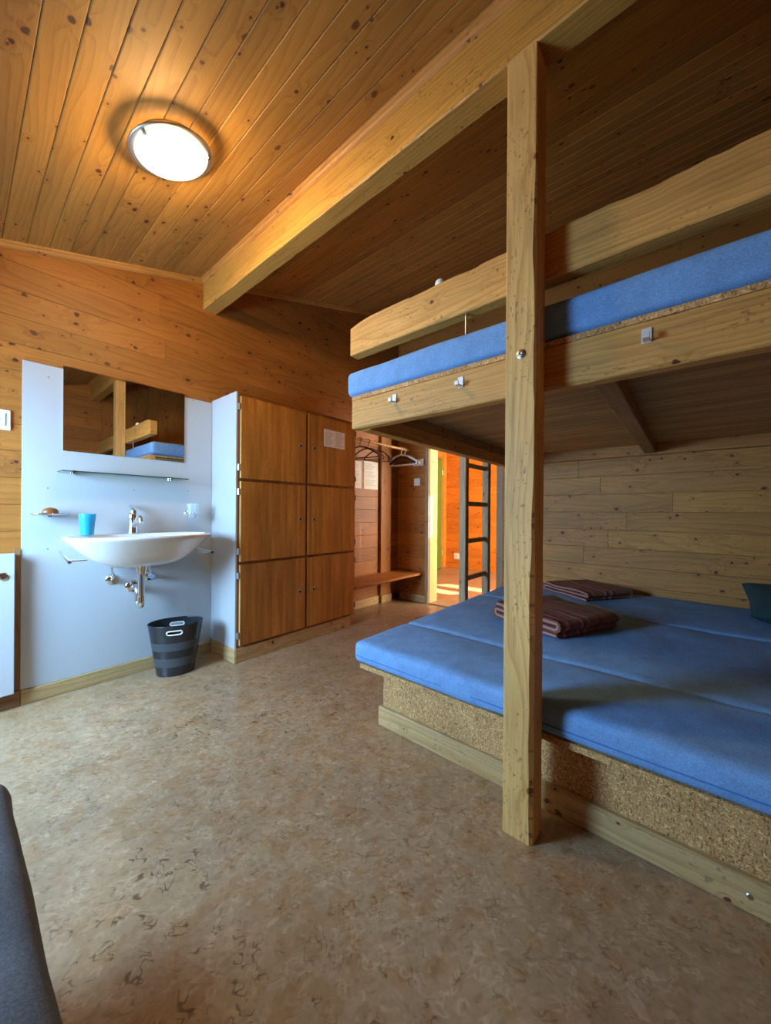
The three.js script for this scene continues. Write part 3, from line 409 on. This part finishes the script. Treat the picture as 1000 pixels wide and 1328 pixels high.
// ------------------------------------------------------------------ lockers
{
  const g = thing('locker_cabinet', 'brown plywood locker cabinet with six doors and white side', 'lockers'), Z0 = ZF, ZC = -2.389, X0 = 1.236, X1 = 2.392;
  part('side_panel', cbox(X0, X0 + 0.012, 0.098, 1.872, Z0, ZC + 0.004, 0.001, 'y'), M.white, g, 'white laminate side panel');
  part('carcass', cbox(X0 + 0.012, X1, 0.1, 1.868, Z0, ZC, 0.001, 'y'), M.carcass, g);
  part('plinth', cbox(X0 + 0.004, X1 - 0.05, 0, 0.1, Z0 + 0.01, ZC + 0.008, 0.002, 'x'), M.base, g, 'worn wooden plinth'); part('plinth', cbox(X0 - 0.002, X0 + 0.004, 0, 0.098, Z0 + 0.02, ZC + 0.006, 0.001, 'z'), M.base, g);
  part('top_board', cbox(X0 + 0.001, X1, 1.868, 1.875, Z0, ZC + 0.003, 0.001, 'x'), M.carcass, g);
  const rows = [[0.117, 0.676], [0.697, 1.256], [1.277, 1.845]];
  [[1.267, 1.817, 1], [1.839, 2.376, -1]].forEach(([x0, x1, side]) => rows.forEach(([y0, y1], r) => {
    const d = part('door', cbox(x0, x1, y0, y1, ZC + 0.001, ZC + 0.019, 0.0015, 'y'), pick(M.ply), g);
    if (side > 0) part('edge_band', cbox(x0 - 0.0015, x0 + 0.0005, y0 + 0.001, y1 - 0.001, ZC + 0.001, ZC + 0.0192, 0, 'y'), M.plyEdge, d);
    const lx = side > 0 ? x1 - 0.052 : x0 + 0.062, ly = y0 + (y1 - y0) * (r === 0 ? 0.53 : 0.52);
    const ring = part('lock_ring', lathe([[0.009, 0], [0.016, 0.0005], [0.0165, 0.0022], [0.0145, 0.003], [0.010, 0.0025]], 24), M.steel, d); ring.rotation.x = Math.PI / 2; ring.position.set(lx, ly, ZC + 0.0188);
    part('lock_hole', rod([lx, ly, ZC + 0.017], [lx, ly, ZC + 0.0206], 0.0125, 20), M.black, d);
    for (const f of [0.13, 0.87]) { const hy = lerp(y0, y1, f), hx = side > 0 ? x0 - 0.012 : x1 + 0.008; part('hinge', join([rod([hx, hy - 0.022, ZC + 0.012], [hx, hy + 0.022, ZC + 0.012], 0.0075, 12), cbox(hx - 0.009, hx + 0.009, hy - 0.02, hy + 0.02, ZC, ZC + 0.006, 0.001)]), side > 0 ? M.steel : M.blackMatte, d); }
  }));
  // sheet of rules on the upper right door
  const c = document.createElement('canvas'); c.width = 256; c.height = 160; const x = c.getContext('2d'); x.fillStyle = '#e9ddcd'; x.fillRect(0, 0, 256, 160); x.fillStyle = '#a89a8a'; for (let col = 0; col < 2; col++) for (let i = 0; i < 12; i++) x.fillRect(14 + col * 122, 14 + i * 11.5, 60 + ((i * 37 + col * 19) % 44), 3.2);
  const tx = new THREE.CanvasTexture(c); tx.colorSpace = THREE.SRGBColorSpace; const n = thing('paper_notice', 'cream printed sheet on the upper right locker door', 'notice');
  const pg = new THREE.BoxGeometry(0.24, 0.146, 0.0008); pg.translate(2.12, 1.677, -2.3696); part('sheet', pg, [0, 1, 2, 3, 4, 5].map((i) => (i === 4 ? new THREE.MeshStandardMaterial({ map: tx, roughness: 0.8 }) : M.paper)), n);
}
// ------------------------------------------------------------------ coat niche
{
  const b = thing('bench_shelf', 'wooden bench board low in the coat niche', 'shelf'); part('board', cbox(2.394, 3.482, 0.325, 0.35, ZF, -2.375, 0.003, 'x'), M.niche[1], b); part('batten', cbox(3.46, 3.482, 0.29, 0.325, ZF + 0.02, -2.40, 0.002, 'z'), M.niche[0], b);
  const r = thing('clothes_rail', 'round wooden clothes rod across the coat niche', 'rod'); part('dowel', rod([2.385, 1.778, -2.55], [3.5, 1.778, -2.55], 0.0135, 18), wood(plyTex, [0.82, 0.58, 0.3], 0.5), r);
  const hanger = (name, lab, x, mat, barMat, tilt = 0, wide = 0.21) => { const g = thing(name, lab, 'hanger', null, [x, 1.778, -2.55], tilt);
    part('hook', tube([[0, 0.0, -0.022], [0, 0.018, -0.012], [0, 0.0215, 0.006], [0, 0.010, 0.021], [0, -0.012, 0.016], [0, -0.035, 0.003], [0, -0.07, 0]], 0.0032, 40, 8), mat, g);
    const s = [[0, -0.07, 0], [0, -0.085, wide * 0.35], [0, -0.135, wide * 0.8], [0, -0.16, wide * 0.98], [0, -0.178, wide * 0.99], [0, -0.185, wide * 0.9]];
    part('shoulder', join([tube(s, 0.0075, 40, 8), tube(s.map(([a, y, z]) => [a, y, -z]), 0.0075, 40, 8)]), mat, g); part('cross_bar', rod([0, -0.185, -wide * 0.92], [0, -0.185, wide * 0.92], 0.0048, 8), barMat, g); return g; };
  hanger('coat_hanger', 'white plastic coat hanger with dark padded shoulders, at the rod end', 3.30, M.plastic, M.plastic, 0.05);
  { const g = thing('shoulder_pad', 'black padded cover on the white plastic hanger', 'hanger cover', null, [3.30, 1.778, -2.55], 0.05); const s = [[0.022, -0.098, -0.18], [0.022, -0.094, 0.0], [0.022, -0.098, 0.18]]; s[0][1] = s[2][1] = -0.165; part('pad', tube([s[0], [0.022, -0.135, -0.11], [0.022, -0.1, -0.04], [0.022, -0.1, 0.04], [0.022, -0.135, 0.11], s[2]], 0.013, 40, 8), M.black, g); }
  hanger('coat_hanger', 'white plastic coat hanger close against the wall behind the padded one', 3.37, M.plastic, M.plastic, -0.06);
  hanger('coat_hanger', 'thin dark wire hanger turned edge on in the middle of the rod', 2.90, M.blackMatte, M.blackMatte, 0.95, 0.15);
  hanger('coat_hanger', 'brown wooden hanger beside the lockers', 2.74, M.soap, M.soap, 0.5, 0.17);
  { const g = hanger('coat_hanger', 'black plastic hanger next to the locker side', 2.62, M.black, M.black, 0.25); }
  const sheet = (x0, x1, y0, y1, lab) => { const c = document.createElement('canvas'); c.width = 128; c.height = 180; const k = c.getContext('2d'); k.fillStyle = '#f1ece2'; k.fillRect(0, 0, 128, 180); k.fillStyle = '#b9b2a6'; for (let i = 0; i < 15; i++) if (i % 5 !== 4) k.fillRect(12, 16 + i * 10.5, 60 + (i * 29) % 42, 2.6);
    const t = new THREE.CanvasTexture(c); t.colorSpace = THREE.SRGBColorSpace; const n = thing('paper_notice', lab, 'notice'), g = new THREE.BoxGeometry(x1 - x0, y1 - y0, 0.001); g.translate((x0 + x1) / 2, (y0 + y1) / 2, ZF + 0.0015); part('sheet', g, [0, 1, 2, 3, 4, 5].map((i) => (i === 4 ? new THREE.MeshStandardMaterial({ map: t, roughness: 0.75 }) : M.paper)), n); };
  sheet(2.895, 3.125, 1.305, 1.615, 'white printed sheet on the niche wall below the wire hanger'); sheet(2.66, 2.855, 1.305, 1.60, 'white printed sheet on the niche wall next to the lockers');
  const sw = (y, z, lab, h, w, nm) => { const s = thing(nm, lab, 'switch', null, [XR, y, z]); part('plate', cbox(-0.011, 0, -h / 2, h / 2, -w / 2, w / 2, 0.003), M.plastic, s); part('rocker', cbox(-0.016, -0.011, -h * 0.3, h * 0.3, -w * 0.3, w * 0.3, 0.003), M.plastic, s); };
  sw(1.405, -2.46, 'small white light switch on the side wall of the coat niche', 0.085, 0.085, 'light_switch');
  const th = thing('thermostat', 'small grey control box behind the white hangers', 'thermostat', null, [XR, 1.63, -2.43]); part('case', cbox(-0.03, 0, -0.04, 0.04, -0.075, 0.075, 0.005), M.plastic, th); part('display', cbox(-0.032, -0.03, -0.022, 0.022, -0.05, 0.02, 0.001), M.blackMatte, th);
}
// ------------------------------------------------------------------ upper bunk
const BX = 1.264, ZE = -1.30;
{
  const g = thing('upper_bunk', 'upper bunk frame of pale timbers carried by the post', 'bunk bed');
  part('guard_rail', timber(BX, BX + 0.06, 1.826, 1.984, ZE, ZN, 'z', { c: 0.003, amp: [0.003, 0.003, 0.008, 0.012], seg: 100, seed: 21, endChamfer: 0.022 }), M.rail, g);
  part('fascia_board', timber(BX, BX + 0.055, 1.459, 1.60, ZE + 0.015, ZN, 'z', { c: 0.004, amp: [0.006, 0.003, 0.002, 0.004], seg: 100, seed: 33 }), M.rail, g);
  part('platform_board', cbox(BX + 0.002, XR, 1.601, 1.62, ZE + 0.01, ZN, 0.001, 'z'), M.chip, g); part('underside_panel', cbox(BX + 0.055, XR, 1.596, 1.601, ZE + 0.06, ZN, 0, 'z'), M.plyUnder, g);
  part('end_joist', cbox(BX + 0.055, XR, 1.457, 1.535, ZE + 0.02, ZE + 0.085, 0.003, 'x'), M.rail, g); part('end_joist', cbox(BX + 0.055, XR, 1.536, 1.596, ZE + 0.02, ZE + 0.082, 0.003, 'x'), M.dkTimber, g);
  part('joist', timber(BX + 0.055, XR, 1.52, 1.596, -0.275, -0.205, 'x', { seg: 20, seed: 41, c: 0.002 }), M.dkTimber, g); part('ledger', cbox(XR - 0.03, XR, 1.51, 1.596, ZE + 0.09, ZN, 0.003, 'z'), M.right[0], g);
  for (const z of [-1.015, -0.685, -0.097]) { const h = new THREE.Group(); h.name = 'coat_hook'; g.add(h); h.position.set(BX, 1.555, z); h.userData.label = 'small aluminium coat hook on the fascia board'; 
    part('plate', cbox(-0.004, 0, -0.02, 0.022, -0.012, 0.012, 0.001), M.alu, h); part('arm', cbox(-0.036, -0.004, -0.018, -0.013, -0.009, 0.009, 0.001), M.alu, h); part('tip', cbox(-0.038, -0.033, -0.018, -0.002, -0.009, 0.009, 0.001), M.alu, h); }
  part('threaded_rod', rod([BX + 0.02, 1.60, -0.675], [BX + 0.02, 1.86, -0.675], 0.005, 8), M.steel, g);
  const k = thing('ball_knob', 'small white round knob on top of the guard rail', 'knob', null, [BX + 0.03, 1.974, -0.80]); part('ball', lathe([[0, 0], [0.012, 0.001], [0.021, 0.01], [0.023, 0.022], [0.019, 0.036], [0.008, 0.045], [0, 0.046]], 20), M.plastic, k);
  const l = thing('bunk_ladder', 'grey wooden ladder with dark rungs at the end of the bunks', 'ladder', null, [0, 0, -1.365]);
  for (const x of [2.555, 2.965]) part('stile', timber(x, x + 0.055, 0, 1.62, -0.028, 0.028, 'y', { seg: 30, seed: 77, c: 0.003 }), M.ladder, l);
  for (const y of [0.225, 0.525, 0.822, 1.12, 1.43]) part('rung', rod([2.61, y, 0], [2.965, y, 0], 0.0195, 16), M.ladder, l);
}
function mattress(name, lab, cat, grp, b, mat, seed) {
  const g = thing(name, lab, cat, grp), [x0, x1, y0, y1, z0, z1] = b; part('cover', softBox(x0, x1, y0, y1, z0, z1, 0.03, { seed, crown: 0.006 }), mat, g);
  if (y0 > 1) return g;
  const ys = y0 + (y1 - y0) * 0.36, r = 0.0026; const pts = []; const q = 0.026; for (const [x, z] of [[x0, z1 - q], [x0, z0 + q], [x0 + q, z0], [x1 - q, z0], [x1, z0 + q], [x1, z1 - q], [x1 - q, z1], [x0 + q, z1]]) pts.push([x, ys, z]);
  part('zip_seam', join(pts.map((p, i) => rod(p, pts[(i + 1) % 8], r, 6))), M.blueSeam, g); return g;
}
mattress('mattress', 'blue mattress lying along the edge of the upper bunk', 'mattress', null, [1.2655, 1.998, 1.624, 1.752, -1.335, ZN - 0.012], M.blue, 61);
mattress('mattress', 'blue mattress in the middle of the upper bunk', 'mattress', null, [2.006, 2.744, 1.624, 1.752, -1.33, ZN - 0.012], M.blue, 62);
mattress('mattress', 'blue mattress of the upper bunk against the wall', 'mattress', null, [2.752, 3.485, 1.624, 1.752, -1.33, ZN - 0.012], M.blue, 63);
// ------------------------------------------------------------------ lower sleeping platform
{
  const g = thing('sleeping_platform', 'low chipboard sleeping platform with worn kick board', 'bed platform');
  part('platform_board', cbox(1.282, XR - 0.005, 0.285, 0.307, -1.238, ZN - 0.005, 0.001, 'z'), M.chip, g); part('front_panel', cbox(1.37, 1.388, 0, 0.285, -1.16, ZN - 0.005, 0.001, 'z'), M.chip, g); part('end_panel', cbox(1.388, XR - 0.005, 0, 0.285, -1.16, -1.142, 0.001, 'x'), M.chip, g);
  part('kick_board', timber(1.349, 1.37, 0, 0.093, -1.172, ZN - 0.005, 'z', { c: 0.003, amp: [0, 0, 0.003, 0.004], seg: 60, seed: 93 }), M.base, g, 'worn pale kick board');
  const s = part('screw', lathe([[0, 0.002], [0.005, 0.003], [0.007, 0.001], [0.008, 0]], 16), M.steel, g); s.rotation.z = Math.PI / 2; s.position.set(1.349, 0.045, 0.125);
}
mattress('mattress', 'blue mattress along the front edge of the lower platform', 'mattress', null, [1.2655, 1.687, 0.311, 0.415, -1.268, ZN - 0.012], M.blue, 71);
mattress('mattress', 'blue mattress under the nearer brown blanket, between two others', 'mattress', null, [1.695, 2.643, 0.311, 0.412, -1.268, ZN - 0.012], M.blue, 72);
mattress('mattress', 'blue mattress of the lower platform against the board wall', 'mattress', null, [2.651, 3.485, 0.311, 0.412, -1.265, ZN - 0.012], M.blue, 73);
// folded blankets: a zigzag-folded cloth, extruded along w
function blanket(lab, at, turn, wid, len, layers, e, stripes, seed) {
  const g = thing('folded_blanket', lab, 'blanket', 'folded wool blankets on the lower platform', at, turn), n = noiseGrid(seed, 64);
  const cvs = makeTexture(512, 128, len, 0.5, (u, v, c) => { const w = u * len, f = n(u * 250, v * 60, 64, 60) - 0.5, f2 = n(u * 40, v * 90, 40, 64) - 0.5; c[0] = 0.47 + f * 0.14 + f2 * 0.05; c[1] = 0.33 + f * 0.12 + f2 * 0.05; c[2] = 0.23 + f * 0.09 + f2 * 0.04;
    for (const [p, h, col] of stripes) { const k = 1 - sstep(h * 0.8, h * 1.1, Math.abs(w - p)); for (let m = 0; m < 3; m++) c[m] = lerp(c[m], col[m] * (0.9 + f * 0.5), k); } });
  const mat = new THREE.MeshStandardMaterial({ map: cvs, roughness: 1 }), path = [];
  const hw = wid / 2; for (let k = 0; k < layers; k++) { const dir = k % 2 ? -1 : 1, y = (k + 0.5) * e, m = 14, short = k * 0.006; for (let i = 0; i <= m; i++) { const s = (i / m * 2 - 1) * (hw - e / 2 - short) * dir; path.push([s, y + (n(s * 9 + 20 + k * 5, k * 3 + 5, 64, 64) - 0.5) * 0.006]); }
    if (k < layers - 1) for (let i = 1; i < 6; i++) { const a = -Math.PI / 2 + i / 6 * Math.PI; path.push([dir * (hw - e / 2 - short + Math.cos(a) * e / 2), y + e / 2 + Math.sin(a) * e / 2]); } }
  const T = e * 0.46, NL = 24, P = [], U = [], I = [], off = path.map((p, i) => { const a = path[Math.max(0, i - 1)], b = path[Math.min(path.length - 1, i + 1)], dx = b[0] - a[0], dy = b[1] - a[1], l = Math.hypot(dx, dy) || 1; return [-dy / l * T, dx / l * T]; });
  const loop = [...path.map((p, i) => [p[0] + off[i][0], p[1] + off[i][1]]), ...path.map((p, i) => [p[0] - off[i][0], p[1] - off[i][1]]).reverse()], L = loop.length;
  for (let j = 0; j <= NL; j++) loop.forEach((p, i) => { const w = j / NL; const sh = (n(i * 0.13, 7, 64, 64) - 0.5) * 0.02 * (1 - w); P.push(p[0] + (n(w * 5, 9 + p[1] * 50, 64, 64) - 0.5) * 0.012, Math.max(0.0005, p[1] * (1 + (n(w * 4 + 3, p[0] * 12 + 9, 64, 64) - 0.5) * 0.16)), w * len + sh); U.push(w * len, i * 0.01); });
  for (let j = 0; j < NL; j++) for (let i = 0; i < L; i++) { const a = j * L + i, b = j * L + (i + 1) % L; I.push(a, b, a + L, b, b + L, a + L); }
  for (const j of [0, NL]) for (let i = 0; i < path.length - 1; i++) { const a = j * L + i, b = a + 1, c = j * L + (L - 1 - i), d = c - 1; j ? I.push(a, c, b, b, c, d) : I.push(a, b, c, b, d, c); }
  const q = new THREE.BufferGeometry(); q.setAttribute('position', new THREE.Float32BufferAttribute(P, 3)); q.setAttribute('uv', new THREE.Float32BufferAttribute(U, 2)); q.setIndex(I); q.computeVertexNormals(); q.translate(0, 0, -len / 2);
  part('cloth', q, mat, g);
  const pos = q.attributes.position, edge = []; for (let i = 0; i < path.length; i += 1) { const a = i, b = L - 1 - i; edge.push([(pos.getX(a) + pos.getX(b)) / 2, (pos.getY(a) + pos.getY(b)) / 2, pos.getZ(a) - 0.001]); }
  part('edging', tube(edge, T * 0.4, 160, 6), plain([0.56, 0.22, 0.21], 1), g, 'pinkish red stitched edge'); return g;
}
const red = [0.56, 0.20, 0.18], pink = [0.86, 0.50, 0.47], pale = [0.82, 0.74, 0.72];
blanket('brown folded blanket with pink lines lying nearer the post', [2.22, 0.423, -0.60], 1.14, 0.46, 0.46, 3, 0.03, [[0.02, 0.012, red], [0.05, 0.004, pink], [0.075, 0.01, red], [0.155, 0.004, pink], [0.175, 0.008, red], [0.21, 0.004, pink], [0.30, 0.012, red]], 301);
blanket('brown folded blanket with pale ticks lying beside the board wall', [3.19, 0.421, -0.625], 1.0, 0.44, 0.42, 3, 0.022, [[0.02, 0.012, red], [0.05, 0.004, pink], [0.16, 0.004, pale], [0.185, 0.014, red], [0.215, 0.004, pale], [0.25, 0.01, red]], 302);
// dark pillow
{
  const g = thing('pillow', 'dark teal pillow on the lower platform by the wall', 'pillow', null, [3.16, 0.44, 0.50]);
  const P = [], U = [], I = [], n = 28, w = 0.25, d = 0.235, ns = noiseGrid(401, 64); for (const s of [1, -1]) for (let j = 0; j <= n; j++) for (let i = 0; i <= n; i++) { const u = i / n * 2 - 1, v = j / n * 2 - 1, b = Math.pow((1 - u ** 4) * (1 - v ** 4), 0.55), pin = 1 - 0.1 * (1 - u * u) * (1 - v * v); P.push(u * w * (1 - 0.09 * (1 - v * v) * 0 - 0.07 * (1 - Math.abs(v)) * u * u), 0.075 + s * 0.072 * b + (ns(u * 3 + 10, v * 3 + s * 5 + 20, 64, 64) - 0.5) * 0.02 * b + 0.035 * Math.max(0, u) * Math.abs(v), v * d * (1 - 0.07 * (1 - Math.abs(u)) * v * v)); U.push(u * w, v * d); }
  const m = (n + 1) ** 2; for (const k of [0, 1]) for (let j = 0; j < n; j++) for (let i = 0; i < n; i++) { const a = k * m + j * (n + 1) + i, b = a + 1, c = a + n + 1, e = c + 1; k ? I.push(a, b, c, b, e, c) : I.push(a, c, b, b, c, e); }
  const q = new THREE.BufferGeometry(); q.setAttribute('position', new THREE.Float32BufferAttribute(P, 3)); q.setAttribute('uv', new THREE.Float32BufferAttribute(U, 2)); q.setIndex(I); q.computeVertexNormals(); part('cushion', q, M.darkTeal, g); g.rotation.z = 0.16;
}
// bed beside the camera
{
  const g = thing('single_bed', 'low wooden bed along the left wall', 'bed'); part('frame', cbox(XL + 0.01, 0.03, 0.06, 0.268, -1.18, ZN - 0.02, 0.004, 'z'), M.dkTimber, g);
  for (const [x, z] of [[XL + 0.03, -1.16], [-0.04, -1.16], [XL + 0.03, ZN - 0.1], [-0.04, ZN - 0.1]]) part('leg', cbox(x, x + 0.06, 0, 0.06, z, z + 0.06, 0.003, 'y'), M.dkTimber, g);
  const b = thing('wool_blanket', 'grey wool blanket spread over the bed by the camera', 'blanket'); part('cloth', softBox(XL + 0.012, 0.085, 0.281, 0.425, -1.265, ZN - 0.02, 0.05, { puff: 0.012, seed: 88 }), M.grey, b);
}
renderer.render(scene, camera);
